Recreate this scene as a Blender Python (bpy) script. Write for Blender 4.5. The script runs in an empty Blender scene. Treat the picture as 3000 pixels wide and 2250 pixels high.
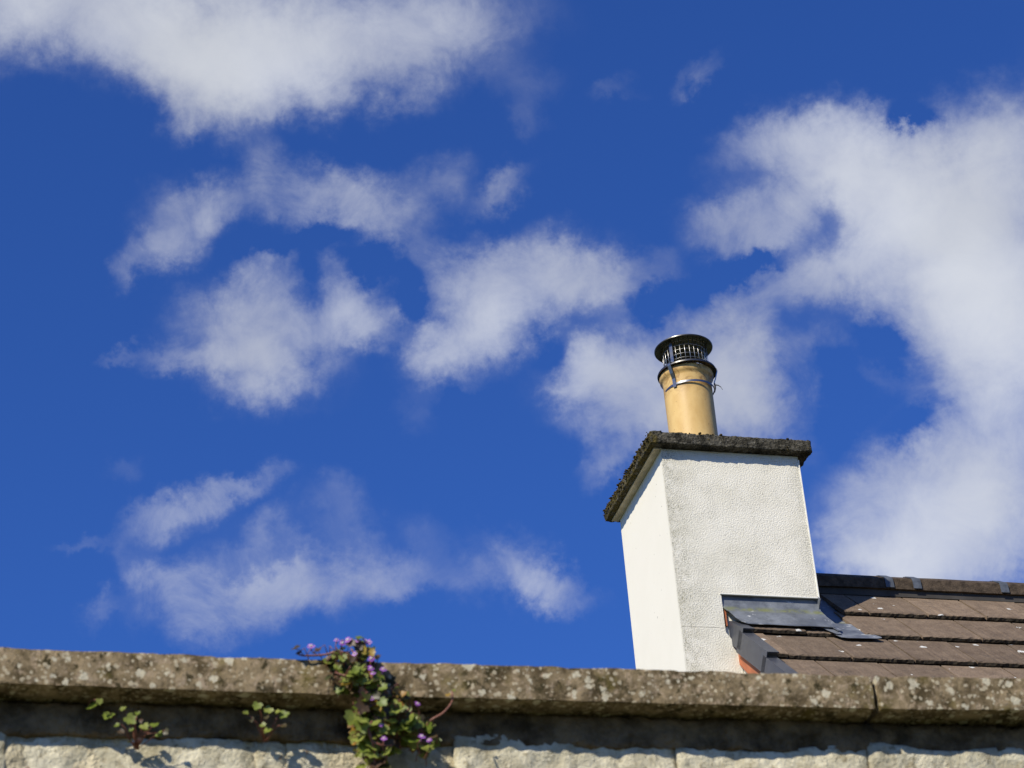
import bpy, bmesh, math, random
from mathutils import Vector, Matrix, noise

random.seed(11)
R = math.radians
scene = bpy.context.scene
col = scene.collection

# ------------------------------------------------------------------ camera
EYE = 1.6
cam_data = bpy.data.cameras.new('camera')
cam = bpy.data.objects.new('camera', cam_data)
col.objects.link(cam)
cam_data.sensor_width = 36.0
cam_data.lens = 86.975
cam_data.clip_end = 3000.0
cr = Vector((0.99649044, 0.04288979, -0.07188367))
cu = Vector((0.08370661, -0.51058417, 0.85574354))
cf = Vector((0.0, 0.8587574, 0.51238241))
cam.matrix_world = Matrix(((cr.x, cu.x, -cf.x, 0), (cr.y, cu.y, -cf.y, 0), (cr.z, cu.z, -cf.z, EYE), (0, 0, 0, 1)))
cam_data.dof.use_dof = True
cam_data.dof.focus_distance = 12.1
cam_data.dof.aperture_fstop = 15.0
scene.camera = cam

# ------------------------------------------------------------------ light
PSI = 0.284015
SUN_EL = R(38.0)
SUN_AL = R(41.0)            # from the gable normal round to the front normal
u_ax = Vector((math.cos(PSI), math.sin(PSI), 0)); v_ax = Vector((-math.sin(PSI), math.cos(PSI), 0))
sun_dir = (-u_ax * math.cos(SUN_AL) - v_ax * math.sin(SUN_AL)) * math.cos(SUN_EL) + Vector((0, 0, math.sin(SUN_EL)))
sd = bpy.data.lights.new('sun', 'SUN')
sd.energy = 5.0
sd.angle = R(0.53)
sd.color = (1.0, 0.935, 0.80)
so = bpy.data.objects.new('sun', sd)
so.rotation_euler = sun_dir.to_track_quat('Z', 'Y').to_euler()
so.location = (-20, -20, 40)
col.objects.link(so)

scene.view_settings.view_transform = 'Standard'
scene.view_settings.look = 'None'
scene.view_settings.exposure = 0.12
scene.view_settings.gamma = 1.0
scene.view_settings.use_curve_mapping = False
scene.cycles.max_bounces = 6

# sky: Nishita with clouds laid out by azimuth and elevation (azimuth, elevation, half-axes, turn, thickness)
CLOUDS=[(-0.2548,0.6909,0.0767,0.0234,0.043,1.2),(-0.1687,0.6853,0.0772,0.0257,-0.109,0.85),(-0.1477,0.6665,0.0373,0.0217,-0.434,0.8),
(-0.0908,0.6835,0.0904,0.0275,-0.042,1.1),(-0.0142,0.686,0.055,0.0202,0.036,0.42),(-0.1149,0.671,0.0656,0.0221,-0.094,0.8),
(-0.157,0.6508,0.0126,0.0123,-0.589,0.3),(0.0184,0.658,0.0257,0.0111,-0.081,0.22),(0.0189,0.6422,0.0134,0.0078,-0.366,0.22),
(-0.1132,0.6517,0.0139,0.0055,-0.015,0.25),(0.105,0.6543,0.0145,0.0049,0.374,0.38),(0.0641,0.6485,0.0137,0.0053,0.249,0.2),
(-0.1672,0.5964,0.016,0.0107,0.452,0.42),(-0.1815,0.5889,0.0059,0.0087,-0.44,0.3),(-0.1594,0.6104,0.0213,0.0166,0.001,0.42),
(-0.1346,0.6178,0.0271,0.0111,0.103,0.42),(-0.1149,0.6333,0.0126,0.0111,-0.016,0.42),(-0.0892,0.6198,0.0294,0.0131,-0.147,0.5),
(-0.0622,0.6125,0.0262,0.0147,-0.414,0.45),(-0.0296,0.6212,0.0193,0.0133,0.226,0.42),(-0.047,0.6034,0.0202,0.0104,-0.197,0.36),
(0.0022,0.6173,0.02,0.0074,0.359,0.45),(-0.1109,0.5822,0.0259,0.0185,0.422,0.5),(-0.1182,0.5591,0.041,0.0245,-0.253,0.9),
(-0.0926,0.5846,0.0098,0.0134,-0.327,-0.35),(-0.0904,0.5444,0.0131,0.0112,-0.035,-0.3),(-0.0238,0.5301,0.0173,0.0075,-0.066,-0.2),
(-0.1466,0.5539,0.0282,0.0071,-0.012,0.42),(-0.1099,0.545,0.0239,0.0112,-0.028,0.5),(-0.07,0.5764,0.0201,0.0158,-0.499,0.65),
(-0.0827,0.5675,0.0265,0.0112,-0.039,0.45),(-0.1821,0.5547,0.0128,0.0034,0.234,0.2),(-0.0165,0.5887,0.0236,0.0131,-0.067,0.5),
(0.0048,0.5769,0.0465,0.0208,0.21,0.95),(-0.0214,0.559,0.0306,0.0171,0.229,0.75),(0.0452,0.5774,0.0259,0.014,-0.398,0.66),
(-0.0382,0.5562,0.0132,0.0112,-0.057,0.4),(0.0772,0.5817,0.0152,0.0087,0.334,0.25),(-0.0455,0.5313,0.0119,0.0093,-0.865,0.15),
(0.0679,0.5319,0.0516,0.0253,-0.114,1.0),(0.1069,0.5445,0.0272,0.0222,-0.435,0.95),(0.0405,0.5402,0.0258,0.0133,-0.247,0.55),
(0.107,0.5182,0.036,0.0205,-0.127,0.9),(0.0399,0.4989,0.0136,0.0073,0.371,0.35),(0.0736,0.5107,0.0403,0.0168,-0.113,0.7),
(0.1496,0.539,0.0188,0.0105,0.391,0.4),(0.0232,0.5323,0.0119,0.0066,-0.085,0.32),(0.1317,0.6221,0.0316,0.0111,0.075,0.5),
(0.1669,0.6153,0.0371,0.0179,-0.305,0.8),(0.1057,0.5982,0.0223,0.0121,-0.124,0.45),(0.1405,0.5966,0.0333,0.0176,0.002,0.7),
(0.1857,0.5974,0.045,0.0245,-0.318,0.9),(0.2439,0.5985,0.0365,0.0275,0.1,1.3),(0.2044,0.5719,0.0572,0.0315,-0.179,1.35),
(0.1498,0.5634,0.0325,0.013,0.032,0.75),(0.2337,0.548,0.0435,0.0406,-0.189,1.3),(0.2159,0.5174,0.0378,0.0343,-0.497,0.95),
(0.1246,0.5837,0.0198,0.0084,-0.133,0.4),(0.1591,0.5883,0.0128,0.012,0.614,-0.75),(0.2038,0.6178,0.0176,0.0055,-0.171,-0.4),
(0.1689,0.5381,0.0206,0.0096,-0.466,-0.42),(0.1252,0.5742,0.0174,0.0053,0.238,-0.35),(0.1778,0.4655,0.0462,0.0295,-0.157,1.1),
(0.2148,0.4746,0.038,0.0276,-0.173,1.2),(0.153,0.4541,0.0323,0.0157,-0.143,0.65),(0.1781,0.4459,0.0536,0.0129,-0.157,0.6),
(0.1656,0.4991,0.0091,0.0134,-0.466,0.3),(0.1793,0.5046,0.0166,0.0093,0.155,-0.4),(-0.1648,0.4882,0.0279,0.0093,0.238,0.42),
(-0.145,0.4963,0.0198,0.0078,0.169,0.38),(-0.1239,0.5015,0.019,0.0065,0.098,0.3),(-0.2038,0.4804,0.0122,0.0033,0.164,0.22),
(-0.116,0.4809,0.009,0.0117,-0.67,0.28),(-0.0862,0.492,0.0148,0.0102,-0.041,0.25),(-0.1658,0.4683,0.0164,0.0083,-0.168,0.42),
(-0.1833,0.4744,0.006,0.0095,0.48,0.1),(-0.1911,0.453,0.0098,0.0061,0.484,0.32),(-0.1372,0.4583,0.0349,0.0167,0.13,0.52),
(-0.1041,0.462,0.0352,0.0139,-0.04,0.48),(-0.1475,0.4484,0.0265,0.0092,-0.023,0.3),(-0.0768,0.4702,0.0162,0.0144,-0.524,0.3),
(-0.0565,0.4609,0.0145,0.0093,-0.055,0.35),(-0.0082,0.4644,0.0203,0.0124,-0.473,0.52),(0.0116,0.4527,0.0184,0.0079,-0.321,0.4),
(-0.0273,0.4601,0.0166,0.0102,-0.067,0.28),(-0.0431,0.4732,0.0126,0.013,-0.06,0.18),(-0.1806,0.5085,0.0115,0.0065,0.001,0.14),
(-0.0968,0.6005,0.0338,0.0056,0.055,-0.4),(-0.0637,0.5892,0.0112,0.0067,-0.043,-0.35),(-0.0458,0.5735,0.0066,0.0132,-0.199,-0.4),
(0.0205,0.5476,0.0109,0.0112,-0.083,-0.35),(0.0704,0.5655,0.0153,0.0068,0.19,-0.3),(0.1479,0.5185,0.0104,0.0207,-0.295,-0.4),
(0.1601,0.5262,0.019,0.0074,0.158,0.2),(0.1696,0.4873,0.0225,0.0112,0.318,0.25),(0.1046,0.5711,0.0198,0.0084,0.024,-0.4),
(-0.1204,0.4708,0.0186,0.0048,0.126,-0.25),(-0.1079,0.4742,0.0689,0.0241,-0.045,0.12),(-0.1678,0.4587,0.0181,0.0093,0.306,0.2),
(0.0023,0.4646,0.0121,0.0116,-0.559,0.2)]

SKY_STRENGTH = 0.1
world = bpy.data.worlds.new('World')
scene.world = world
world.use_nodes = True
NT = world.node_tree
NT.nodes.clear()


class NB:
    """Small node-graph helper."""
    def __init__(self, nt):
        self.nt = nt

    def new(self, t, **kw):
        n = self.nt.nodes.new(t)
        for k, v in kw.items():
            setattr(n, k, v)
        return n

    def link(self, a, b):
        self.nt.links.new(a, b)

    def put(self, sock, v):
        if isinstance(v, bpy.types.NodeSocket):
            self.link(v, sock)
        elif v is not None:
            sock.default_value = v

    def math(self, op, a, b=None, c=None, clamp=False):
        n = self.new('ShaderNodeMath', operation=op, use_clamp=clamp)
        self.put(n.inputs[0], a)
        self.put(n.inputs[1], b)
        self.put(n.inputs[2], c)
        return n.outputs[0]

    def vmath(self, op, a, b=None, scale=None):
        n = self.new('ShaderNodeVectorMath', operation=op)
        self.put(n.inputs[0], a)
        self.put(n.inputs[1], b)
        if scale is not None:
            self.put(n.inputs['Scale'], scale)
        return n.outputs['Value'] if op in ('LENGTH', 'DOT_PRODUCT', 'DISTANCE') else n.outputs['Vector']

    def noise(self, vec, scale, detail=4, rough=0.55, dist=0.0, out='Fac'):
        n = self.new('ShaderNodeTexNoise')
        self.put(n.inputs['Vector'], vec)
        n.inputs['Scale'].default_value = scale
        n.inputs['Detail'].default_value = detail
        n.inputs['Roughness'].default_value = rough
        n.inputs['Distortion'].default_value = dist
        return n.outputs[out]

    def voro(self, vec, scale, feature='F1', out='Distance', rnd=1.0):
        n = self.new('ShaderNodeTexVoronoi', feature=feature)
        self.put(n.inputs['Vector'], vec)
        n.inputs['Scale'].default_value = scale
        n.inputs['Randomness'].default_value = rnd
        return n.outputs[out]

    def ramp(self, fac, lo, hi, a=0.0, b=1.0, smooth=True):
        n = self.new('ShaderNodeMapRange', interpolation_type='SMOOTHSTEP' if smooth else 'LINEAR')
        self.put(n.inputs['Value'], fac)
        self.put(n.inputs['From Min'], lo)
        self.put(n.inputs['From Max'], hi)
        self.put(n.inputs['To Min'], a)
        self.put(n.inputs['To Max'], b)
        return n.outputs['Result']

    def mix(self, fac, a, b, blend='MIX'):
        n = self.new('ShaderNodeMix', data_type='RGBA', blend_type=blend)
        self.put(n.inputs[0], fac)
        for s, v in ((n.inputs[6], a), (n.inputs[7], b)):
            if isinstance(v, (tuple, list)):
                v = tuple(v) + ((1.0,) if len(v) == 3 else ())
            self.put(s, v)
        return n.outputs[2]

    def sep(self, vec):
        n = self.new('ShaderNodeSeparateXYZ')
        self.put(n.inputs[0], vec)
        return n.outputs

    def comb(self, x, y, z=0.0):
        n = self.new('ShaderNodeCombineXYZ')
        for i, k in enumerate((x, y, z)):
            self.put(n.inputs[i], k)
        return n.outputs[0]


def build_sky():
    b = NB(NT)
    sky = b.new('ShaderNodeTexSky', sky_type='NISHITA')
    sky.sun_disc = False
    sky.sun_elevation = SUN_EL
    sky.sun_rotation = math.atan2(sun_dir.x, sun_dir.y)
    sky.altitude = 100
    sky.air_density = 1.0
    sky.dust_density = 0.3
    sky.ozone_density = 3.0
    d = b.new('ShaderNodeTexCoord').outputs['Generated']
    x, y, z = b.sep(d)
    az = b.math('ARCTAN2', x, y)
    el = b.math('ARCSINE', z)
    # break the outlines up with two sizes of swirl
    n1 = b.vmath('SUBTRACT', b.noise(d, 13, 2, 0.5, out='Color'), (0.5, 0.5, 0.5))
    n2 = b.vmath('SUBTRACT', b.noise(d, 42, 8, 0.66, out='Color'), (0.5, 0.5, 0.5))
    warp = b.vmath('ADD', b.vmath('SCALE', n1, scale=0.022), b.vmath('SCALE', n2, scale=0.032))
    n3 = b.vmath('SUBTRACT', b.noise(d, 120, 5, 0.65, out='Color'), (0.5, 0.5, 0.5))
    warp = b.vmath('ADD', warp, b.vmath('SCALE', n3, scale=0.007))
    p = b.vmath('ADD', b.comb(az, el, 0.0), warp)
    p = b.vmath('MULTIPLY', p, (1, 1, 0))
    total = None
    for (a0, e0, ra, re, rot, s) in CLOUDS:
        m = b.new('ShaderNodeMapping', vector_type='TEXTURE')
        b.link(p, m.inputs['Vector'])
        m.inputs['Location'].default_value = (a0, e0, 0)
        m.inputs['Rotation'].default_value = (0, 0, rot)
        m.inputs['Scale'].default_value = (ra * 1.45, re * 1.45, 1)
        g = b.new('ShaderNodeTexGradient', gradient_type='SPHERICAL')
        b.link(m.outputs[0], g.inputs[0])
        f = b.ramp(g.outputs['Fac'], 0.0, 1.0)
        total = b.math('MULTIPLY', f, s) if total is None else b.math('MULTIPLY_ADD', f, s, total)
    # the rest of the sky carries broken cloud of the same kind
    w = b.new('ShaderNodeMapping', vector_type='TEXTURE')
    b.link(b.vmath('MULTIPLY', b.comb(az, el, 0.0), (1, 1, 0)), w.inputs['Vector'])
    w.inputs['Location'].default_value = (0.0, 0.53, 0)
    w.inputs['Scale'].default_value = (0.32, 0.26, 1)
    inside = b.ramp(b.vmath('LENGTH', w.outputs[0]), 0.8, 1.15, 1.0, 0.0)
    far = b.ramp(b.noise(d, 3.2, 5, 0.6), 0.5, 0.72, 0.0, 1.1)
    far = b.math('MULTIPLY', far, b.math('SUBTRACT', 1.0, inside))
    field = b.math('MAXIMUM', b.math('ADD', total, far), 0.0)
    wisp = b.math('SUBTRACT', b.noise(d, 36, 9, 0.68, 0.5), 0.5)
    lump = b.math('SUBTRACT', b.noise(d, 15, 3, 0.5), 0.5)
    amp = b.ramp(field, 0.0, 0.6, 0.0, 1.0)
    tex = b.math('MULTIPLY_ADD', wisp, 1.25, b.math('MULTIPLY', lump, 0.9))
    thick = b.math('MULTIPLY_ADD', b.math('MULTIPLY', tex, amp), 0.85, b.math('MULTIPLY', field, 0.76))
    thick = b.math('MAXIMUM', thick, 0.0)
    thick = b.math('DIVIDE', b.math('MULTIPLY', thick, thick), b.math('ADD', thick, 0.34))
    alpha = b.math('SUBTRACT', 1.0, b.math('EXPONENT', b.math('MULTIPLY', thick, -1.42)))
    alpha = b.math('MULTIPLY', alpha, 1.0)
    tone = b.ramp(b.noise(d, 9, 3, 0.5), 0.3, 0.7, 0.88, 1.1)
    cc = b.vmath('SCALE', (0.63 / SKY_STRENGTH, 0.655 / SKY_STRENGTH, 0.70 / SKY_STRENGTH), scale=tone)
    blue = b.mix(1.0, sky.outputs[0], (SKYTINT[0], SKYTINT[1], SKYTINT[2]), 'MULTIPLY')
    res = b.mix(alpha, blue, cc)
    bg = b.new('ShaderNodeBackground')
    bg.inputs['Strength'].default_value = SKY_STRENGTH
    b.link(res, bg.inputs['Color'])
    out = b.new('ShaderNodeOutputWorld')
    b.link(bg.outputs[0], out.inputs['Surface'])


SKYTINT = (0.29, 0.575, 1.22)
build_sky()


# ------------------------------------------------------------------ helpers
def put(name, data, parent=None, label=None, cat=None, group=None, kind=None, loc=None):
    o = bpy.data.objects.new(name, data)
    col.objects.link(o)
    if parent is not None:
        o.parent = parent
    if loc is not None:
        o.location = loc
    for k, v in (('label', label), ('category', cat), ('group', group), ('kind', kind)):
        if v:
            o[k] = v
    return o


def mesh(name, verts, faces, mats=(), smooth=False, mi=None):
    me = bpy.data.meshes.new(name)
    me.from_pydata([tuple(v) for v in verts], [], faces)
    for m in mats:
        me.materials.append(m)
    if smooth:
        me.polygons.foreach_set('use_smooth', [True] * len(me.polygons))
    if mi:
        me.polygons.foreach_set('material_index', mi)
    me.update()
    return me


def bm_mesh(name, bm, mats=(), smooth=False):
    me = bpy.data.meshes.new(name)
    bmesh.ops.recalc_face_normals(bm, faces=bm.faces)
    bm.to_mesh(me)
    bm.free()
    for m in mats:
        me.materials.append(m)
    if smooth:
        me.polygons.foreach_set('use_smooth', [True] * len(me.polygons))
    me.update()
    return me


def add_box(bm, a, c):
    xs, ys, zs = zip(a, c)
    v = [bm.verts.new((x, y, z)) for x in xs for y in ys for z in zs]
    for f in ((0, 1, 3, 2), (4, 6, 7, 5), (0, 4, 5, 1), (2, 3, 7, 6), (0, 2, 6, 4), (1, 5, 7, 3)):
        bm.faces.new([v[i] for i in f])


def prism(bm, pts, vec):
    """Extrude a closed 3D polygon along vec."""
    vec = Vector(vec)
    a = [bm.verts.new(p) for p in pts]
    c = [bm.verts.new(Vector(p) + vec) for p in pts]
    bm.faces.new(a)
    bm.faces.new(list(reversed(c)))
    n = len(a)
    for i in range(n):
        j = (i + 1) % n
        bm.faces.new((a[i], a[j], c[j], c[i]))


def lathe(name, prof, seg, mats, smooth_angle=True, jitter=0.0):
    """Closed profile [(r, z)] turned about z."""
    verts, faces = [], []
    n = len(prof)
    for i in range(seg):
        t = 2 * math.pi * i / seg
        for (r, z) in prof:
            verts.append((r * math.cos(t), r * math.sin(t), z))
    for i in range(seg):
        k = (i + 1) % seg
        for j in range(n - 1):
            faces.append((i * n + j, k * n + j, k * n + j + 1, i * n + j + 1))
    me = mesh(name, verts, faces, mats, True)
    bm = bmesh.new(); bm.from_mesh(me)
    bmesh.ops.remove_doubles(bm, verts=bm.verts, dist=1e-5)
    bmesh.ops.recalc_face_normals(bm, faces=bm.faces)
    bm.to_mesh(me); bm.free()
    me.set_sharp_from_angle(angle=R(35))
    return me


def tube(bm, pts, rad, seg=6):
    """Round tube through pts; rad is a number or a list."""
    pts = [Vector(p) for p in pts]
    rings = []
    for i, p in enumerate(pts):
        t = (pts[min(i + 1, len(pts) - 1)] - pts[max(i - 1, 0)]).normalized()
        ref = Vector((0, 0, 1)) if abs(t.z) < 0.9 else Vector((1, 0, 0))
        a = t.cross(ref).normalized(); c = t.cross(a)
        r = rad[i] if isinstance(rad, (list, tuple)) else rad
        rings.append([bm.verts.new(p + a * r * math.cos(k * 2 * math.pi / seg) + c * r * math.sin(k * 2 * math.pi / seg)) for k in range(seg)])
    for i in range(len(rings) - 1):
        for k in range(seg):
            bm.faces.new((rings[i][k], rings[i][(k + 1) % seg], rings[i + 1][(k + 1) % seg], rings[i + 1][k]))
    bm.faces.new(rings[0]); bm.faces.new(rings[-1])


def strip(bm, pts, side, w, t):
    """Flat metal strip along pts, w wide along side, t thick."""
    side = Vector(side).normalized()
    pts = [Vector(p) for p in pts]
    rings = []
    for i, p in enumerate(pts):
        d = (pts[min(i + 1, len(pts) - 1)] - pts[max(i - 1, 0)]).normalized()
        n = d.cross(side).normalized()
        rings.append([bm.verts.new(p + side * sx * w / 2 + n * sn * t / 2) for sx, sn in ((-1, -1), (1, -1), (1, 1), (-1, 1))])
    for i in range(len(rings) - 1):
        for k in range(4):
            bm.faces.new((rings[i][k], rings[i][(k + 1) % 4], rings[i + 1][(k + 1) % 4], rings[i + 1][k]))
    bm.faces.new(rings[0]); bm.faces.new(rings[-1])


def fbm(p, octv=4):
    return noise.fractal(Vector(p), 1.0, 2.1, octv)


def rough_box(name, a, c, cell, amp, freq, mats, seed=0, edge=0.0, smooth=True):
    """Box of small cells with a worn, uneven skin; edge rounds the arrises."""
    a, c = Vector(a), Vector(c)
    n = [max(1, int(round((c[i] - a[i]) / cell))) for i in range(3)]
    verts, index, faces = [], {}, []

    def vid(i, j, k):
        key = (i, j, k)
        if key not in index:
            index[key] = len(verts)
            verts.append(Vector((a.x + (c.x - a.x) * i / n[0], a.y + (c.y - a.y) * j / n[1], a.z + (c.z - a.z) * k / n[2])))
        return index[key]
    for ax in range(3):
        p, q = (ax + 1) % 3, (ax + 2) % 3
        for s in (0, n[ax]):
            for i in range(n[p]):
                for j in range(n[q]):
                    cs = []
                    for di, dj in ((0, 0), (1, 0), (1, 1), (0, 1)):
                        t = [0, 0, 0]; t[ax] = s; t[p] = i + di; t[q] = j + dj
                        cs.append(vid(*t))
                    faces.append(cs if s else cs[::-1])
    mid = (a + c) / 2
    out = []
    for v in verts:
        nrm = Vector((0, 0, 0)); cnt = 0
        for i in range(3):
            if abs(v[i] - a[i]) < 1e-6:
                nrm[i] = -1; cnt += 1
            elif abs(v[i] - c[i]) < 1e-6:
                nrm[i] = 1; cnt += 1
        nrm.normalize()
        q = v + Vector((seed * 3.7, seed * 1.3, -seed * 2.1))
        h = fbm(q * freq, 5) * amp + fbm(q * freq * 4.3, 3) * amp * 0.45
        if cnt > 1:
            h -= edge * (0.6 + 0.6 * noise.noise(q * freq * 1.7))
        out.append(v + nrm * h)
    me = mesh(name, out, faces, mats, smooth)
    me.set_sharp_from_angle(angle=R(48))
    return me


# ------------------------------------------------------------------ materials
def material(name, rough=0.8, metal=0.0, spec=0.5):
    m = bpy.data.materials.new(name)
    m.use_nodes = True
    b = NB(m.node_tree)
    p = m.node_tree.nodes['Principled BSDF']
    p.inputs['Roughness'].default_value = rough
    p.inputs['Metallic'].default_value = metal
    p.inputs['Specular IOR Level'].default_value = spec
    return m, b, p


def bump(b, p, height, strength=0.5, dist=0.01, prev=None):
    n = b.new('ShaderNodeBump')
    n.inputs['Strength'].default_value = strength
    n.inputs['Distance'].default_value = dist
    b.put(n.inputs['Height'], height)
    if prev is not None:
        b.link(prev, n.inputs['Normal'])
    b.link(n.outputs[0], p.inputs['Normal'])
    return n.outputs[0]


def pos(b):
    return b.new('ShaderNodeNewGeometry').outputs['Position']


def objco(b):
    return b.new('ShaderNodeTexCoord').outputs['Object']


def rnd(b):
    return b.new('ShaderNodeObjectInfo').outputs['Random']


def mat_render():
    m, b, p = material('white_render', 0.9, spec=0.25)
    c = objco(b)
    u, v, z = b.sep(c)
    grain = b.noise(c, 140, 3, 0.6, 0.0)
    fine = b.noise(c, 260, 2, 0.5)
    big = b.noise(c, 4.5, 5, 0.6)
    # grey-green weathering: strongest beside the arrises of the front face
    front = b.ramp(v, 0.0, 0.03, 1.0, 0.0)
    le = b.ramp(u, 0.0, 0.17, 1.0, 0.0)
    re = b.ramp(u, 0.60, 0.70, 0.0, 0.55)
    band = b.math('MULTIPLY', b.math('MAXIMUM', le, re), front)
    st = b.math('MULTIPLY', band, b.ramp(b.noise(c, 15, 6, 0.72), 0.34, 0.60))
    pits = b.ramp(grain, 0.54, 0.36)
    st = b.math('MULTIPLY', st, b.math('MULTIPLY_ADD', pits, 0.75, 0.25))
    base = b.mix(b.math('MULTIPLY', b.ramp(big, 0.35, 0.7), b.math('MULTIPLY_ADD', front, 0.8, 0.2)), (0.83, 0.79, 0.67), (0.74, 0.70, 0.575))
    base = b.mix(b.math('MULTIPLY', front, 0.04), base, (0.55, 0.53, 0.44))
    dirt = b.math('MULTIPLY', b.ramp(b.noise(c, 6, 7, 0.7), 0.44, 0.64), b.math('MULTIPLY', pits, front))
    base = b.mix(b.math('MULTIPLY', dirt, 0.5), base, (0.30, 0.29, 0.24))
    base = b.mix(b.math('MULTIPLY', st, 0.85), base, (0.20, 0.185, 0.10))
    crack = b.math('ABSOLUTE', b.math('SUBTRACT', z, b.math('MULTIPLY_ADD', b.noise(c, 22, 4, 0.6), 0.012, H0 - 0.952)))
    crack = b.math('MULTIPLY', b.ramp(crack, 0.0008, 0.0022, 1.0, 0.0), b.math('MULTIPLY', front, b.ramp(u, 0.20, 0.22, 1.0, 0.0)))
    base = b.mix(b.math('MULTIPLY', crack, 0.7), base, (0.22, 0.20, 0.16))
    spots = b.ramp(b.noise(c, 42, 2, 0.5), 0.72, 0.76)
    base = b.mix(b.math('MULTIPLY', spots, 0.6), base, (0.16, 0.15, 0.12))
    b.link(base, p.inputs['Base Color'])
    h = b.math('MULTIPLY_ADD', fine, 0.3, grain)
    n = b.new('ShaderNodeBump'); n.inputs['Distance'].default_value = 0.0065
    b.put(n.inputs['Strength'], b.math('MULTIPLY_ADD', front, 0.62, 0.14))
    b.put(n.inputs['Height'], h)
    b.link(n.outputs[0], p.inputs['Normal'])
    return m


def mat_plain(name, colr, rough=0.7, metal=0.0, var=0.2, scale=20, bmp=0.15, dist=0.003, spec=0.5):
    m, b, p = material(name, rough, metal, spec)
    c = pos(b)
    n = b.noise(c, scale, 5, 0.6)
    k = b.ramp(n, 0.3, 0.7, 1 - var, 1 + var)
    b.link(b.vmath('SCALE', tuple(colr), scale=k), p.inputs['Base Color'])
    if bmp:
        bump(b, p, b.noise(c, scale * 6, 3, 0.6), bmp, dist)
    return m


def mat_cap():
    m, b, p = material('weathered_concrete', 0.95, spec=0.2)
    c = objco(b)
    u, v, z = b.sep(c)
    agg = b.voro(c, 70)
    n = b.noise(c, 30, 6, 0.7)
    base = b.mix(b.ramp(n, 0.35, 0.62), (0.030, 0.027, 0.018), (0.115, 0.105, 0.080))
    base = b.mix(b.ramp(b.noise(c, 120, 3, 0.7), 0.58, 0.72), base, (0.26, 0.24, 0.195))
    base = b.mix(b.ramp(b.noise(c, 9, 5, 0.7), 0.5, 0.62), base, (0.028, 0.026, 0.019))
    base = b.mix(b.math('MULTIPLY', b.ramp(b.noise(c, 6, 4, 0.6), 0.56, 0.64), 0.7), base, (0.19, 0.18, 0.15))
    # the gable edge carries rusty moss
    side = b.ramp(u, -0.045, -0.02, 1.0, 0.0)
    moss = b.math('MULTIPLY', side, b.ramp(b.noise(c, 26, 5, 0.7), 0.38, 0.55))
    base = b.mix(moss, base, b.mix(b.noise(c, 60, 3, 0.6), (0.10, 0.06, 0.018), (0.085, 0.085, 0.02)))
    b.link(base, p.inputs['Base Color'])
    bump(b, p, b.math('MULTIPLY_ADD', agg, 0.8, b.noise(c, 140, 4, 0.7)), 1.0, 0.012)
    return m


def mat_moss():
    m, b, p = material('moss', 1.0, spec=0.1)
    c = pos(b)
    base = b.mix(b.ramp(b.noise(c, 30, 4, 0.6), 0.35, 0.65), (0.035, 0.030, 0.014), (0.10, 0.075, 0.03))
    b.link(base, p.inputs['Base Color'])
    bump(b, p, b.noise(c, 300, 3, 0.7), 1.0, 0.005)
    return m


def mat_tile():
    m, b, p = material('brown_concrete_tile', 0.92, spec=0.25)
    c = pos(b)
    r = rnd(b)
    k = b.vmath('ADD', c, b.comb(b.math('MULTIPLY', r, 13.0), b.math('MULTIPLY', r, 7.0), 0.0))
    n = b.noise(k, 14, 6, 0.7)
    g = b.noise(c, 150, 3, 0.7)
    base = b.mix(b.ramp(n, 0.3, 0.7), (0.128, 0.090, 0.060), (0.200, 0.145, 0.098))
    base = b.mix(b.ramp(g, 0.5, 0.75), base, (0.24, 0.185, 0.13))
    base = b.mix(b.ramp(g, 0.45, 0.28), base, (0.09, 0.065, 0.05))
    base = b.vmath('SCALE', base, scale=b.math('MULTIPLY_ADD', r, 0.50, 0.74))
    dark = b.math('MULTIPLY', b.ramp(b.noise(k, 6, 7, 0.72), 0.52, 0.7), b.ramp(b.noise(c, 60, 3, 0.7), 0.42, 0.6))
    base = b.mix(b.math('MULTIPLY', dark, 0.75), base, (0.045, 0.038, 0.032))
    # white lichen discs of different sizes, a few in orange
    cw = b.vmath('ADD', c, b.vmath('SCALE', b.vmath('SUBTRACT', b.noise(c, 70, 3, 0.6, out='Color'), (0.5, 0.5, 0.5)), scale=0.03))
    vn = b.new('ShaderNodeTexVoronoi'); b.link(cw, vn.inputs['Vector']); vn.inputs['Scale'].default_value = 10.5
    rr = b.sep(vn.outputs['Color'])
    lim = b.ramp(rr[0], 0.30, 1.0, 0.0, 0.21, False)
    lich = b.math('LESS_THAN', vn.outputs['Distance'], lim)
    lich = b.math('MULTIPLY', lich, b.ramp(b.noise(c, 160, 3, 0.6), 0.3, 0.45))
    base = b.mix(b.math('MULTIPLY', lich, 0.9), base, (0.62, 0.62, 0.58))
    vo = b.new('ShaderNodeTexVoronoi'); b.link(cw, vo.inputs['Vector']); vo.inputs['Scale'].default_value = 6.0
    ro = b.sep(vo.outputs['Color'])
    lo = b.math('LESS_THAN', vo.outputs['Distance'], b.ramp(ro[1], 0.86, 1.0, 0.0, 0.10, False))
    base = b.mix(b.math('MULTIPLY', lo, 0.8), base, (0.42, 0.25, 0.03))
    b.link(base, p.inputs['Base Color'])
    bump(b, p, b.math('MULTIPLY_ADD', g, 0.8, b.noise(c, 40, 4, 0.6)), 0.6, 0.005)
    return m


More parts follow.
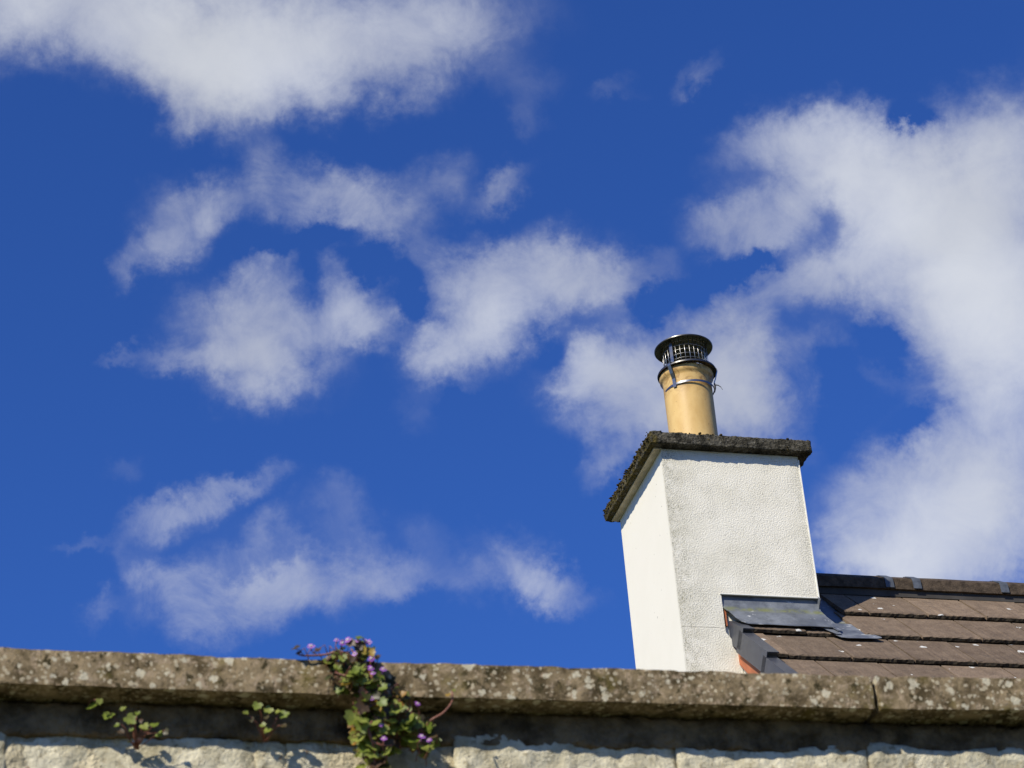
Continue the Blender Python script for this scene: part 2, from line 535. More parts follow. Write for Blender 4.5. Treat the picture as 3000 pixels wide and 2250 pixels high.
def mat_lead():
    m, b, p = material('lead_sheet', 0.45, 0.2, 0.5)
    c = objco(b)
    u, v, z = b.sep(c)
    n = b.noise(c, 12, 6, 0.65)
    base = b.mix(b.ramp(n, 0.3, 0.7), (0.105, 0.115, 0.13), (0.20, 0.215, 0.235))
    crease = b.ramp(b.math('ABSOLUTE', b.math('SUBTRACT', z, H0 - 0.848)), 0.0, 0.028, 1.0, 0.0)
    alg = b.math('MULTIPLY', crease, b.ramp(b.noise(c, 18, 5, 0.7), 0.36, 0.6))
    base = b.mix(b.math('MULTIPLY', alg, 0.8), base, (0.21, 0.22, 0.07))
    wm = b.vmath('MULTIPLY', c, (1.0, 2.2, 2.2))
    white = b.ramp(b.noise(wm, 16, 4, 0.6), 0.635, 0.67)
    base = b.mix(b.math('MULTIPLY', white, 0.7), base, (0.6, 0.6, 0.58))
    b.link(base, p.inputs['Base Color'])
    b.put(p.inputs['Roughness'], b.ramp(n, 0.3, 0.7, 0.36, 0.6))
    bump(b, p, b.noise(c, 22, 4, 0.5), 0.25, 0.008)
    return m


def mat_pot():
    m, b, p = material('buff_clay', 0.5, spec=0.3)
    c = objco(b)
    st = b.vmath('MULTIPLY', c, (1, 1, 0.5))
    n = b.noise(st, 14, 5, 0.6)
    base = b.mix(b.ramp(n, 0.3, 0.72), (0.56, 0.36, 0.125), (0.67, 0.465, 0.185))
    z = b.sep(c)[2]
    soot = b.math('MULTIPLY', b.ramp(z, 0.44, 0.60), b.ramp(b.noise(c, 17, 7, 0.75, 1.2), 0.44, 0.62))
    base = b.mix(b.math('MULTIPLY', soot, 0.72), base, (0.24, 0.12, 0.035))
    sp = b.ramp(b.noise(c, 75, 2, 0.5), 0.70, 0.75)
    base = b.mix(b.math('MULTIPLY', sp, 0.7), base, (0.12, 0.07, 0.03))
    b.link(base, p.inputs['Base Color'])
    b.put(p.inputs['Roughness'], b.ramp(n, 0.3, 0.7, 0.46, 0.60))
    bump(b, p, b.noise(c, 30, 4, 0.6), 0.12, 0.004)
    return m


def mat_steel(name='stainless_steel', colr=(0.30, 0.305, 0.31), rough=0.26):
    m, b, p = material(name, rough, 1.0)
    c = objco(b)
    n = b.noise(c, 40, 5, 0.65)
    b.link(b.mix(b.ramp(n, 0.35, 0.7), colr, tuple(k * 0.55 for k in colr)), p.inputs['Base Color'])
    b.put(p.inputs['Roughness'], b.ramp(n, 0.3, 0.7, rough, rough + 0.2))
    return m


def lichen_mask(b, c, scale, lo, hi, warp=0.02, ch=0, size=0.42):
    cw = b.vmath('ADD', c, b.vmath('SCALE', b.vmath('SUBTRACT', b.noise(c, 90, 4, 0.65, out='Color'), (0.5, 0.5, 0.5)), scale=warp))
    vn = b.new('ShaderNodeTexVoronoi'); b.link(cw, vn.inputs['Vector']); vn.inputs['Scale'].default_value = scale
    r = b.sep(vn.outputs['Color'])[ch]
    lim = b.ramp(r, lo, hi, 0.0, size, False)
    return b.ramp(b.math('SUBTRACT', lim, vn.outputs['Distance']), 0.0, 0.08)


def mat_coping():
    m, b, p = material('lichened_coping_stone', 0.95, spec=0.15)
    c = pos(b)
    n = b.noise(c, 26, 7, 0.7)
    base = b.mix(b.ramp(n, 0.34, 0.66), (0.075, 0.054, 0.026), (0.31, 0.235, 0.135))
    base = b.mix(b.ramp(b.noise(c, 70, 4, 0.7), 0.5, 0.68), base, (0.36, 0.275, 0.18))
    base = b.mix(b.ramp(b.noise(c, 42, 5, 0.7), 0.54, 0.64), base, (0.045, 0.036, 0.015))
    base = b.mix(b.math('MULTIPLY', b.ramp(b.noise(c, 15, 4, 0.6), 0.55, 0.7), 0.5), base, (0.17, 0.135, 0.03))
    l1 = lichen_mask(b, c, 46, 0.24, 1.0, 0.019, 0, 0.47)
    l2 = lichen_mask(b, c, 115, 0.18, 1.0, 0.010, 1, 0.52)
    base = b.mix(b.math('MULTIPLY', l2, 0.75), base, (0.50, 0.43, 0.295))
    base = b.mix(b.math('MULTIPLY', l1, 0.85), base, b.mix(b.noise(c, 60, 3, 0.6), (0.46, 0.40, 0.265), (0.68, 0.63, 0.48)))
    b.link(base, p.inputs['Base Color'])
    bump(b, p, b.math('MULTIPLY_ADD', b.noise(c, 200, 4, 0.7), 0.6, n), 0.7, 0.006)
    return m


def mat_stone():
    m, b, p = material('limewashed_stone', 0.95, spec=0.15)
    c = pos(b)
    r = rnd(b)
    n = b.noise(c, 16, 7, 0.7)
    base = b.mix(b.ramp(n, 0.3, 0.7), (0.40, 0.355, 0.235), (0.76, 0.70, 0.52))
    base = b.mix(b.math('MULTIPLY', b.ramp(b.noise(c, 44, 7, 0.75), 0.52, 0.66), 0.8), base, (0.24, 0.195, 0.11))
    base = b.mix(b.math('MULTIPLY', b.ramp(b.noise(c, 95, 5, 0.7), 0.60, 0.70), 0.85), base, (0.09, 0.07, 0.045))
    base = b.mix(b.math('MULTIPLY', b.ramp(b.noise(c, 26, 4, 0.7), 0.645, 0.70), 0.75), base, (0.22, 0.09, 0.045))
    base = b.vmath('SCALE', base, scale=b.math('MULTIPLY_ADD', r, 0.2, 0.86))
    b.link(base, p.inputs['Base Color'])
    bump(b, p, b.math('MULTIPLY_ADD', b.noise(c, 170, 4, 0.7), 0.5, b.noise(c, 50, 5, 0.7)), 0.9, 0.008)
    return m


def mat_leaf(name, c1, c2, trans=0.35):
    m = bpy.data.materials.new(name)
    m.use_nodes = True
    b = NB(m.node_tree)
    nt = m.node_tree
    p = nt.nodes['Principled BSDF']
    p.inputs['Roughness'].default_value = 0.45
    p.inputs['Specular IOR Level'].default_value = 0.4
    r = rnd(b)
    n = b.noise(pos(b), 160, 3, 0.6)
    base = b.mix(r, c1, c2)
    base = b.vmath('SCALE', base, scale=b.ramp(n, 0.3, 0.7, 0.75, 1.2))
    b.link(base, p.inputs['Base Color'])
    t = b.new('ShaderNodeBsdfTranslucent')
    b.link(base, t.inputs['Color'])
    mx = b.new('ShaderNodeMixShader')
    mx.inputs[0].default_value = trans
    b.link(p.outputs[0], mx.inputs[1]); b.link(t.outputs[0], mx.inputs[2])
    b.link(mx.outputs[0], nt.nodes['Material Output'].inputs['Surface'])
    return m


def mat_ground():
    m, b, p = material('rough_lawn', 0.95, spec=0.2)
    c = pos(b)
    base = b.mix(b.ramp(b.noise(c, 0.6, 6, 0.6), 0.35, 0.65), (0.050, 0.062, 0.022), (0.085, 0.095, 0.035))
    base = b.mix(b.ramp(b.noise(c, 40, 3, 0.7), 0.45, 0.7), base, (0.10, 0.095, 0.055))
    b.link(base, p.inputs['Base Color'])
    bump(b, p, b.noise(c, 60, 4, 0.7), 0.6, 0.02)
    return m


H0 = 7.4016                      # top of the rendered chimney stack
RZ, TH = 0.9013, 0.769045        # roof plane below it, roof pitch
CT, ST = math.cos(TH), math.sin(TH)

M_render = mat_render()
M_cap = mat_cap()
M_moss = mat_moss()
M_tile = mat_tile()
M_lead = mat_lead()
M_pot = mat_pot()
M_steel = mat_steel()
M_steel_dull = mat_steel('dull_steel', (0.30, 0.30, 0.32), 0.34)
M_steel_dark = mat_steel('dark_steel', (0.17, 0.165, 0.155), 0.30)  # steel darkened throughout so the undersides of hood and brim look shaded
M_plastic = mat_plain('dark_grey_plastic', (0.052, 0.055, 0.066), 0.42, var=0.12, scale=25, bmp=0.05)
M_terra = mat_plain('terracotta_paint', (0.40, 0.125, 0.05), 0.75, var=0.15, scale=14, bmp=0.2)
M_soffit = mat_plain('cream_soffit', (0.55, 0.47, 0.33), 0.85, var=0.22, scale=9, bmp=0.15)
M_bead = mat_plain('white_bead', (0.78, 0.77, 0.70), 0.6, var=0.05, scale=20, bmp=0)
M_under = mat_plain('roof_underlay', (0.05, 0.045, 0.04), 0.95, scale=10)
M_dark = mat_plain('dark_rubber', (0.02, 0.02, 0.022), 0.6, scale=30)
M_wire = mat_steel('mesh_wire', (0.55, 0.53, 0.48), 0.30)
M_coping = mat_coping()
M_stone = mat_stone()
M_mortar = mat_plain('lime_mortar', (0.48, 0.42, 0.285), 0.95, var=0.4, scale=22, bmp=0.8, dist=0.012, spec=0.1)
M_ground = mat_ground()
M_leaf = mat_leaf('green_leaf', (0.15, 0.20, 0.025), (0.27, 0.30, 0.06))
M_leaf_dark = mat_leaf('dark_leaf', (0.05, 0.055, 0.012), (0.09, 0.05, 0.03), 0.25)
M_leaf_gold = mat_leaf('yellowing_leaf', (0.34, 0.25, 0.03), (0.30, 0.12, 0.03), 0.3)
M_petal = mat_leaf('lilac_petal', (0.36, 0.11, 0.48), (0.50, 0.22, 0.62), 0.3)
M_palate = mat_leaf('pale_palate', (0.68, 0.62, 0.55), (0.72, 0.68, 0.45), 0.2)
M_stem = mat_plain('red_stem', (0.20, 0.075, 0.045), 0.55, var=0.25, scale=60, bmp=0.1)

# ------------------------------------------------------------------ ground
gv, gf, N = [], [], 24
for i in range(N + 1):
    for j in range(N + 1):
        gv.append((-600 + 1200 * i / N, -600 + 1200 * j / N, 0))
for i in range(N):
    for j in range(N):
        gf.append((i * (N + 1) + j, (i + 1) * (N + 1) + j, (i + 1) * (N + 1) + j + 1, i * (N + 1) + j + 1))
put('ground', mesh('ground', gv, gf, [M_ground]), kind='structure')

# ------------------------------------------------------------------ house
house = put('house', None, label='white rendered house with a brown tiled roof rising behind the stone garden wall', cat='house')
house.location = (0.6915657, 10.44932679, 0)
house.rotation_euler = (0, 0, PSI)


def rp(u, s, off=0.0):
    """Point on the front roof slope: u along the ridge, s down the slope, off above it."""
    return Vector((u, -s * CT - off * ST, H0 - RZ - s * ST + off * CT))


RIDGE_V = 0.525
S_RIDGE = -RIDGE_V / CT
S_EAVE = 4.3
G = 0.3473
S1 = -0.2178
T = 0.021
U_GABLE, U_END = 0.275, 6.4

# walls under the roof
ev = rp(0, S_EAVE - 0.25, -0.1)
bv = 2 * RIDGE_V - ev.y
bm = bmesh.new()
apex = rp(0, S_RIDGE, -0.12)
prism(bm, [(U_GABLE, ev.y, 0), (U_GABLE, ev.y, ev.z), (U_GABLE, RIDGE_V, apex.z), (U_GABLE, bv, ev.z), (U_GABLE, bv, 0)], (U_END - 0.1 - U_GABLE, 0, 0))
put('wall', bm_mesh('house_wall', bm, [M_render]), house)

# roof deck, and the far slope
bm = bmesh.new()
a, c = rp(0.29, S_EAVE, -0.045), rp(0.29, S_RIDGE, -0.045)
prism(bm, [a, c, c - Vector((0, 0, 0.05)), a - Vector((0, 0, 0.05))], (U_END - 0.29, 0, 0))
a2 = Vector((a.x, 2 * RIDGE_V - a.y, a.z)); c2 = Vector((c.x, c.y + 0.003, c.z))
prism(bm, [c2, a2, a2 - Vector((0, 0, 0.05)), c2 - Vector((0, 0, 0.05))], (U_END - 0.29, 0, 0))
roof = put('roof', bm_mesh('roof_deck', bm, [M_under]), house)
bm = bmesh.new()
for k in range(15):
    s0 = -0.26 + k * G
    for off in (0,):
        p0, p1 = rp(0.3, s0, 0.0), rp(0.3, s0 - 0.42, -T - 0.02)
        q = [p0, p1, p1 - Vector((0, 0, 0.03)), p0 - Vector((0, 0, 0.03))]
        q = [Vector((x.x, 2 * RIDGE_V - x.y, x.z)) for x in q]
        prism(bm, q, (U_END - 0.3, 0, 0))
t = put('far_slope', bm_mesh('far_slope', bm, [M_tile]), roof)
t['kind'] = 'stuff'

TILT = math.atan((T + 0.004) / G)
M_edge = mat_plain('dark_tile_edge', (0.062, 0.050, 0.035), 0.98, var=0.5, scale=50, bmp=0.8, dist=0.006, spec=0.1)  # darker brown for the leading lip of each tile
tile_mats = [M_tile, M_edge]


def tile_mesh(w, L, seed, name='roof_tile'):
    """Flat interlocking tile: leading edge at y=0, top face at z=0, gritty lower arris."""
    rng = random.Random(seed)
    n = max(4, int(w / 0.014))
    prof = [(0.004, -T), (-0.0015, -T + 0.003), (0.0, -0.004), (0.005, 0.0), (L, 0.0), (L, -T)]
    verts, faces = [], []
    m = len(prof)
    for i in range(n + 1):
        x = -w / 2 + w * i / n
        e = 0.006 if i in (0, n) else 0
        for j, (y, z) in enumerate(prof):
            jy = rng.uniform(-0.0022, 0.0022) if j < 4 else 0
            jz = rng.uniform(-0.0016, 0.0016) if j < 4 else 0
            verts.append((x, y + jy + (0.001 if e and j < 4 else 0), z + jz))
    for i in range(n):
        for j in range(m):
            k = (j + 1) % m
            faces.append((i * m + j, i * m + k, (i + 1) * m + k, (i + 1) * m + j))
    faces.append(tuple(range(m - 1, -1, -1)))
    faces.append(tuple(n * m + j for j in range(m)))
    me = mesh(name, verts, faces, tile_mats, mi=[1 if f % m in (0, 1) else 0 for f in range(n * m)] + [0, 0])
    bm = bmesh.new(); bm.from_mesh(me); bmesh.ops.recalc_face_normals(bm, faces=bm.faces); bm.to_mesh(me); bm.free()
    return me


TW = 0.3058
std_tiles = [tile_mesh(TW - 0.0095, 0.42, k) for k in range(4)]


def place_tile(u0, u1, s, L=None, dz=0.0, parent=None):
    w = u1 - u0
    if abs(w - TW) < 1e-3 and L is None:
        me = random.choice(std_tiles)
    else:
        me = tile_mesh(w - 0.0095, L or 0.42, int(u0 * 1000) + int(s * 100))
    o = put('roof_tile', me, roof)
    o.location = rp((u0 + u1) / 2, s + random.uniform(-0.002, 0.002), dz + random.uniform(-0.001, 0.001))
    o.rotation_euler = (TH - TILT + random.uniform(-0.003, 0.003), random.uniform(-0.002, 0.002), random.uniform(-0.003, 0.003))
    return o


joint = {0: 1.0195, 1: 1.153, 2: 0.9765, 3: 1.102}
for k in range(13):
    s = S1 + k * G
    j0 = joint.get(k, 0.985 if k % 2 == 0 else 1.13)
    first = {0: 0.885, 1: 0.862}.get(k, 0.285)
    edges = [first]
    x = j0 - math.floor((j0 - first - 0.06) / TW) * TW
    while x < U_END:
        edges.append(x); x += TW
    for i in range(len(edges) - 1):
        e0, e1 = edges[i], edges[i + 1]
        if k == 2 and e1 < 0.95:
            place_tile(e0, e1, s, 0.36, 0.006 if i == 0 else 0)
        elif k == 0:
            place_tile(e0, e1, s, 0.38)
        else:
            place_tile(e0, e1, s)
# the two pieces of course that stop against the front of the stack
place_tile(0.288, 0.576, S1 + G - 0.002, 0.122, 0.004)
place_tile(0.577, 0.742, S1 + G, 0.120, -0.003)

# ridge tiles with their clips
ridge_prof = [(-0.126, -0.494), (-0.121, -0.434), (-0.06, -0.392), (0, -0.376), (0.06, -0.392), (0.121, -0.434), (0.126, -0.494), (0.106, -0.494), (0.10, -0.444), (0, -0.396), (-0.10, -0.444), (-0.106, -0.494)]


def ridge_tile(u0, u1):
    bm = bmesh.new()
    n = max(2, int((u1 - u0) / 0.03))
    rings = []
    for i in range(n + 1):
        u = u0 + (u1 - u0) * i / n
        ring = []
        for (dv, z) in ridge_prof:
            q = Vector((u, dv * 9, z * 9))
            ring.append(bm.verts.new((u, RIDGE_V + dv + 0.0022 * noise.noise(q * 7), H0 + z + 0.0025 * noise.noise(q * 5 + Vector((9, 0, 0))))))
        rings.append(ring)
    m = len(ridge_prof)
    for i in range(n):
        for j in range(m):
            bm.faces.new((rings[i][j], rings[i][(j + 1) % m], rings[i + 1][(j + 1) % m], rings[i + 1][j]))
    bm.faces.new(rings[0]); bm.faces.new(rings[-1])
    return put('ridge_tile', bm_mesh('ridge_tile', bm, [M_ridge]), house)


M_ridge = mat_plain('brown_ridge_tile', (0.072, 0.053, 0.036), 0.92, var=0.45, scale=30, bmp=0.7, dist=0.006, spec=0.2)
M_clip = mat_plain('clip_lead', (0.075, 0.085, 0.10), 0.55, var=0.3, scale=30, bmp=0.1)
ridge_joints = [0.705, 1.262, 1.41, 1.885, 2.34, 2.79, 3.24, 3.69, 4.14, 4.59, 5.04, 5.49, 5.94, 6.39]
for a0, a1 in zip(ridge_joints[:-1], ridge_joints[1:]):
    ridge_tile(a0 + 0.002, a1 - 0.002)
# bedding under the ridge
bm = bmesh.new()
add_box(bm, (0.71, RIDGE_V - 0.112, H0 - 0.53), (U_END - 0.02, RIDGE_V + 0.112, H0 - 0.462))
put('ridge_bedding', bm_mesh('ridge_bedding', bm, [M_under]), house)
for i, uj in enumerate(ridge_joints[1:-1]):
    bm = bmesh.new()
    strip(bm, [(uj, RIDGE_V + 0.012, H0 - 0.371), (uj, RIDGE_V - 0.058, H0 - 0.388), (uj, RIDGE_V - 0.123, H0 - 0.430), (uj, RIDGE_V - 0.130, H0 - 0.446), (uj, RIDGE_V - 0.134, H0 - 0.490)], (1, 0, 0), 0.044, 0.0035)
    clip = put('ridge_clip', bm_mesh('ridge_clip', bm, [M_clip]), house)
    bm = bmesh.new()
    bmesh.ops.create_uvsphere(bm, u_segments=10, v_segments=6, radius=0.011, matrix=Matrix.Translation((uj, RIDGE_V + 0.004, H0 - 0.366)) @ Matrix.Diagonal((1, 1, 0.8, 1)))
    put('bolt', bm_mesh('ridge_bolt', bm, [M_dark], True), clip)

# dry verge units stepping down the gable
def verge_cap(s_end, length, lift):
    bm = bmesh.new()
    # L-shaped shell: side cheek, top flange and closed lower end
    def q(u, s, off):
        return rp(u, s, off)
    s0, s1 = s_end - length, s_end
    for (ua, ub, oa, ob) in ((0.235, 0.239, -0.080, 0.026), (0.239, 0.292, 0.020, 0.026)):
        d = -0.032
        v = [bm.verts.new(q(u, s, o + (d if s == s0 else 0) + lift)) for u in (ua, ub) for s in (s0, s1) for o in (oa, ob)]
        for f in ((0, 1, 3, 2), (4, 6, 7, 5), (0, 4, 5, 1), (2, 3, 7, 6), (0, 2, 6, 4), (1, 5, 7, 3)):
            bm.faces.new([v[i] for i in f])
    v = [bm.verts.new(q(u, s, o + lift)) for u in (0.239, 0.289) for s in (s1 - 0.016, s1 - 0.012) for o in (-0.002, 0.0195)]
    for f in ((0, 1, 3, 2), (4, 6, 7, 5), (0, 4, 5, 1), (2, 3, 7, 6), (0, 2, 6, 4), (1, 5, 7, 3)):
        bm.faces.new([v[i] for i in f])
    return put('verge_cap', bm_mesh('verge_cap', bm, [M_plastic]), house)


verge_cap(S1 + G + 0.072, 0.20, 0.0)
for k in range(2, 13):
    verge_cap(S1 + k * G + 0.068, G + 0.045, 0.005)
bm = bmesh.new()
v = [rp(0.258, s, o) for s, o in ((0.004, -0.02), (0.004, -0.165), (S_EAVE, -0.165), (S_EAVE, -0.02))]
prism(bm, v, (0.0155, 0, 0))
put('barge_board', bm_mesh('barge_board', bm, [M_terra]), house)

# ------------------------------------------------------------------ chimney stack
D = 0.7245
bm = bmesh.new()
add_box(bm, (0.0, 0.020, 0.0), (0.694, D, H0))
# front coat of render, notched round the roof, 20 mm thick
zf = H0 - 0.767
outline = [(0.0, H0), (0.70, H0), (0.70, zf), (0.211, zf + 0.002), (0.211, H0 - 0.967), (0.272, H0 - 1.054), (0.274, 0.0), (0.0, 0.0)]
prism(bm, [(u, 0.0, z) for u, z in outline], (0, 0.0199, 0))
chimney = put('chimney', bm_mesh('chimney_stack', bm, [M_render]), house)
bm = bmesh.new()
strip(bm, [(0.7005, -0.0015, H0 - 0.02), (0.7005, -0.0015, zf + 0.0)], (1, 0, 0), 0.005, 0.004)
add_box(bm, (0.205, -0.004, zf - 0.0045), (0.703, 0.006, zf - 0.0003))
put('edge_bead', bm_mesh('edge_bead', bm, [M_bead]), chimney)
bm = bmesh.new()
add_box(bm, (0.2115, 0.008, H0 - 0.93), (0.228, 0.0195, zf - 0.06))
put('bare_brick', bm_mesh('bare_brick', bm, [M_terra]), chimney)
bm = bmesh.new()
add_box(bm, (-0.039, -0.003, H0 - 0.004), (-0.0005, D + 0.022, H0 + 0.012))
put('soffit_strip', bm_mesh('soffit_strip', bm, [M_soffit]), chimney)
# slab on top
put('capstone', rough_box('capstone', (-0.068, -0.053, H0 + 0.003), (0.760, D + 0.045, H0 + 0.066), 0.006, 0.0042, 34, [M_cap], 1, 0.004), chimney)
bm = bmesh.new()
rng = random.Random(4)
for i in range(290):
    if i < 80:
        x, y = rng.uniform(-0.06, 0.76), rng.uniform(-0.056, -0.02)
    else:
        x, y = rng.uniform(-0.077, -0.062), rng.uniform(-0.04, D + 0.04)
    if x < -0.03:
        z = H0 + rng.uniform(0.022, 0.068)
    else:
        z = H0 + (0.066 if rng.random() < 0.75 else rng.uniform(0.005, 0.06))
    if noise.noise(Vector((x * 5, y * 5, z * 2 + 3))) < -0.12 and x > -0.03:
        continue
    r = rng.uniform(0.0028, 0.0072)
    mat = Matrix.Translation((x, y, z)) @ Matrix.Rotation(rng.uniform(0, 6), 4, 'Z') @ Matrix.Diagonal((rng.uniform(0.8, 1.5), rng.uniform(0.8, 1.3), rng.uniform(0.5, 0.9), 1))
    res = bmesh.ops.create_icosphere(bm, subdivisions=1, radius=r, matrix=mat)
    for vv in res['verts']:
        vv.co += Vector((rng.uniform(-1, 1), rng.uniform(-1, 1), rng.uniform(-1, 1))) * r * 0.3
m_ = put('moss', bm_mesh('moss_clumps', bm, [M_moss], False), chimney)
m_['kind'] = 'stuff'

# lead apron in front of the stack
prof = [(0.0165, -0.762), (0.014, -0.80), (0.006, -0.832), (-0.008, -0.852), (-0.028, -0.874), (-0.055, -0.915), (-0.076, -0.945), (-0.090, -0.962)]
nu = 40
verts, faces = [], []
for lay in (0, 1):
    for i in range(nu + 1):
        t_ = i / nu
        for j, (dv, z) in enumerate(prof):
            f = max(0.0, (j - 2) / 5.0)
            left = 0.2125 + 0.078 * f ** 1.6
            right = 0.703 + 0.018 * f
            u = left + (right - left) * t_
            lift = 0.003 * noise.noise(Vector((u * 9, j * 0.4, 1))) * (1 if j > 3 else 0.4)
            verts.append((u, dv + (0.003 if lay else 0) * 0.7 + lift * 0.3, H0 + z - (0.003 if lay else 0) * 0.7 + lift))
m = len(prof)
off = (nu + 1) * m
for i in range(nu):
    for j in range(m - 1):
        q = (i * m + j, i * m + j + 1, (i + 1) * m + j + 1, (i + 1) * m + j)
        faces.append(q); faces.append(tuple(off + k for k in reversed(q)))
    q = (i * m + m - 1, (i + 1) * m + m - 1)
    faces.append((q[0], off + q[0], off + q[1], q[1]))
put('apron_flashing', mesh('apron_flashing', verts, faces, [M_lead], True), chimney)


def lead_patch(name, outline, thick=0.003, bend=0.0):
    """Flat lead piece laid on the slope: outline of (u, s, off)."""
    bm = bmesh.new()
    top = [bm.verts.new(rp(*p)) for p in outline]
    bot = [bm.verts.new(rp(p[0], p[1], p[2] - thick)) for p in outline]
    bm.faces.new(top); bm.faces.new(list(reversed(bot)))
    n = len(top)
    for i in range(n):
        bm.faces.new((top[i], bot[i], bot[(i + 1) % n], top[(i + 1) % n]))
    return put(name, bm_mesh(name, bm, [M_lead]), chimney)


lead_patch('gutter_lining', [(0.698, -0.60, -0.038), (0.698, 0.04, -0.030), (0.90, 0.04, -0.030), (0.90, -0.60, -0.038)])
lead_patch('gutter_outlet', [(0.705, -0.06, -0.014), (0.700, 0.06, -0.006), (0.712, 0.155, -0.004), (0.728, 0.190, -0.002), (0.76, 0.199, -0.0015), (0.86, 0.192, -0.0015), (0.905, 0.190, -0.001), (0.928, 0.183, 0.0), (0.93, 0.17, 0.0), (0.90, 0.10, -0.006), (0.87, -0.06, -0.016)], 0.002)
lead_patch('lead_lap', [(0.69, -0.03, 0.026), (0.690, 0.02, 0.026), (0.70, 0.09, 0.022), (0.725, 0.135, 0.012), (0.748, 0.128, 0.010), (0.752, 0.10, 0.011), (0.742, 0.03, 0.018), (0.73, -0.04, 0.022)], 0.0025)
lead_patch('lead_lap', [(0.655, 0.055, 0.010), (0.660, 0.085, 0.010), (0.685, 0.125, 0.006), (0.715, 0.160, 0.003), (0.738, 0.158, 0.003), (0.735, 0.12, 0.006), (0.72, 0.06, 0.010)], 0.002)
bm = bmesh.new()
a_, b_, c_, d_ = rp(0.6945, -0.06, -0.03), rp(0.6945, -0.62, -0.03), rp(0.6945, -0.62, 0.10), rp(0.6945, -0.06, 0.10)
prism(bm, [a_, b_, c_, d_], (0.004, 0, 0))
put('side_flashing', bm_mesh('side_flashing', bm, [M_lead]), chimney)
# pot
PU, PV = 0.3234 - 0.0112, 0.3554 + 0.0043
prof = [(0.150, 0.060), (0.142, 0.075), (0.1235, 0.085), (0.1215, 0.12), (0.1225, 0.35), (0.1235, 0.50), (0.1240, 0.598), (0.1265, 0.607), (0.132, 0.614), (0.1375, 0.622), (0.1390, 0.634), (0.1375, 0.646), (0.133, 0.650), (0.105, 0.648), (0.102, 0.60), (0.100, 0.10)]
pot = put('chimney_pot', lathe('chimney_pot', prof, 96, [M_pot]), chimney, loc=(PU, PV, H0))

# ------------------------------------------------------------------ cowl on the pot
cowl = put('chimney_cowl', None, label='round stainless steel chimney cowl with wire cage strapped on the buff clay pot', cat='chimney cowl')
cowl.location = (0.905, 10.880, H0)
cowl.rotation_euler = (R(0.6), R(-0.8), R(-4.74))
# hood: shallow dished disc with a rolled rim
hood = [(0.0, 0.838), (0.04, 0.8365), (0.09, 0.829), (0.13, 0.8165), (0.147, 0.8095), (0.1505, 0.806), (0.1510, 0.802), (0.1490, 0.799), (0.1460, 0.8005), (0.128, 0.8105), (0.09, 0.8215), (0.04, 0.829), (0.0, 0.830)]
put('hood', lathe('cowl_hood', hood, 96, [M_steel_dark]), cowl)
brim = [(0.110, 0.668), (0.118, 0.6715), (0.140, 0.668), (0.1495, 0.6615), (0.1525, 0.655), (0.1520, 0.650), (0.1485, 0.650), (0.146, 0.656), (0.137, 0.6625), (0.118, 0.6655), (0.110, 0.662), (0.110, 0.668)]
put('brim', lathe('cowl_brim', brim, 96, [M_steel_dark]), cowl)
bm = bmesh.new()
RW = 0.112
for k in range(29):
    t_ = 2 * math.pi * k / 29
    tube(bm, [(RW * math.cos(t_), RW * math.sin(t_), 0.655), (RW * math.cos(t_), RW * math.sin(t_), 0.817)], 0.0016, 5)
for z in (0.672, 0.697, 0.722, 0.747, 0.772, 0.797):
    ring = []
    for k in range(60):
        t_ = 2 * math.pi * k / 60
        c_, s_ = math.cos(t_), math.sin(t_)
        ring.append([bm.verts.new(((RW - 0.002 + dr) * c_, (RW - 0.002 + dr) * s_, z + dz)) for dr, dz in ((0.0016, 0), (0, 0.0016), (-0.0016, 0), (0, -0.0016))])
    for k in range(60):
        for j in range(4):
            bm.faces.new((ring[k][j], ring[k][(j + 1) % 4], ring[(k + 1) % 60][(j + 1) % 4], ring[(k + 1) % 60][j]))
cage = put('wire_cage', bm_mesh('wire_cage', bm, [M_wire], True), cowl)
cage['kind'] = 'stuff'
for az in (-33, 88, 207):
    a_ = R(az)
    e = Vector((math.sin(a_), -math.cos(a_), 0)); sd_ = Vector((math.cos(a_), math.sin(a_), 0))
    path = [(0.1165, 0.812), (0.117, 0.74), (0.1175, 0.678), (0.121, 0.6745), (0.150, 0.665), (0.1555, 0.657), (0.1545, 0.648), (0.141, 0.606), (0.1295, 0.580), (0.1282, 0.565), (0.1282, 0.531)]
    bm = bmesh.new()
    strip(bm, [e * r_ + Vector((0, 0, z_)) for r_, z_ in path], sd_, 0.0185, 0.0018)
    st_ = put('strap', bm_mesh('strap', bm, [M_steel]), cowl)
    bm = bmesh.new()
    mt = Matrix.Translation(e * 0.1185 + Vector((0, 0, 0.793))) @ Matrix.Diagonal((1, 1, 1, 1))
    bmesh.ops.create_uvsphere(bm, u_segments=8, v_segments=5, radius=0.004, matrix=mt)
    put('rivet', bm_mesh('rivet', bm, [M_steel_dull], True), st_)
band = [(0.1262, 0.541), (0.1276, 0.5415), (0.1280, 0.547), (0.1276, 0.5525), (0.1262, 0.553), (0.1250, 0.547), (0.1262, 0.541)]
bo = put('clamp_band', lathe('clamp_band', band, 96, [M_steel]), cowl)
a_ = R(80)
e = Vector((math.sin(a_), -math.cos(a_), 0)); sd_ = Vector((math.cos(a_), math.sin(a_), 0))
bm = bmesh.new()
z0 = Vector((0, 0, 1))
strip(bm, [e * 0.132 + z0 * 0.556, e * 0.142 + z0 * 0.557, e * 0.152 + z0 * 0.552, e * 0.163 + z0 * 0.540, e * 0.169 + z0 * 0.524], sd_, 0.009, 0.0022)
put('band_tail', bm_mesh('band_tail', bm, [M_dark]), bo)
bm = bmesh.new()
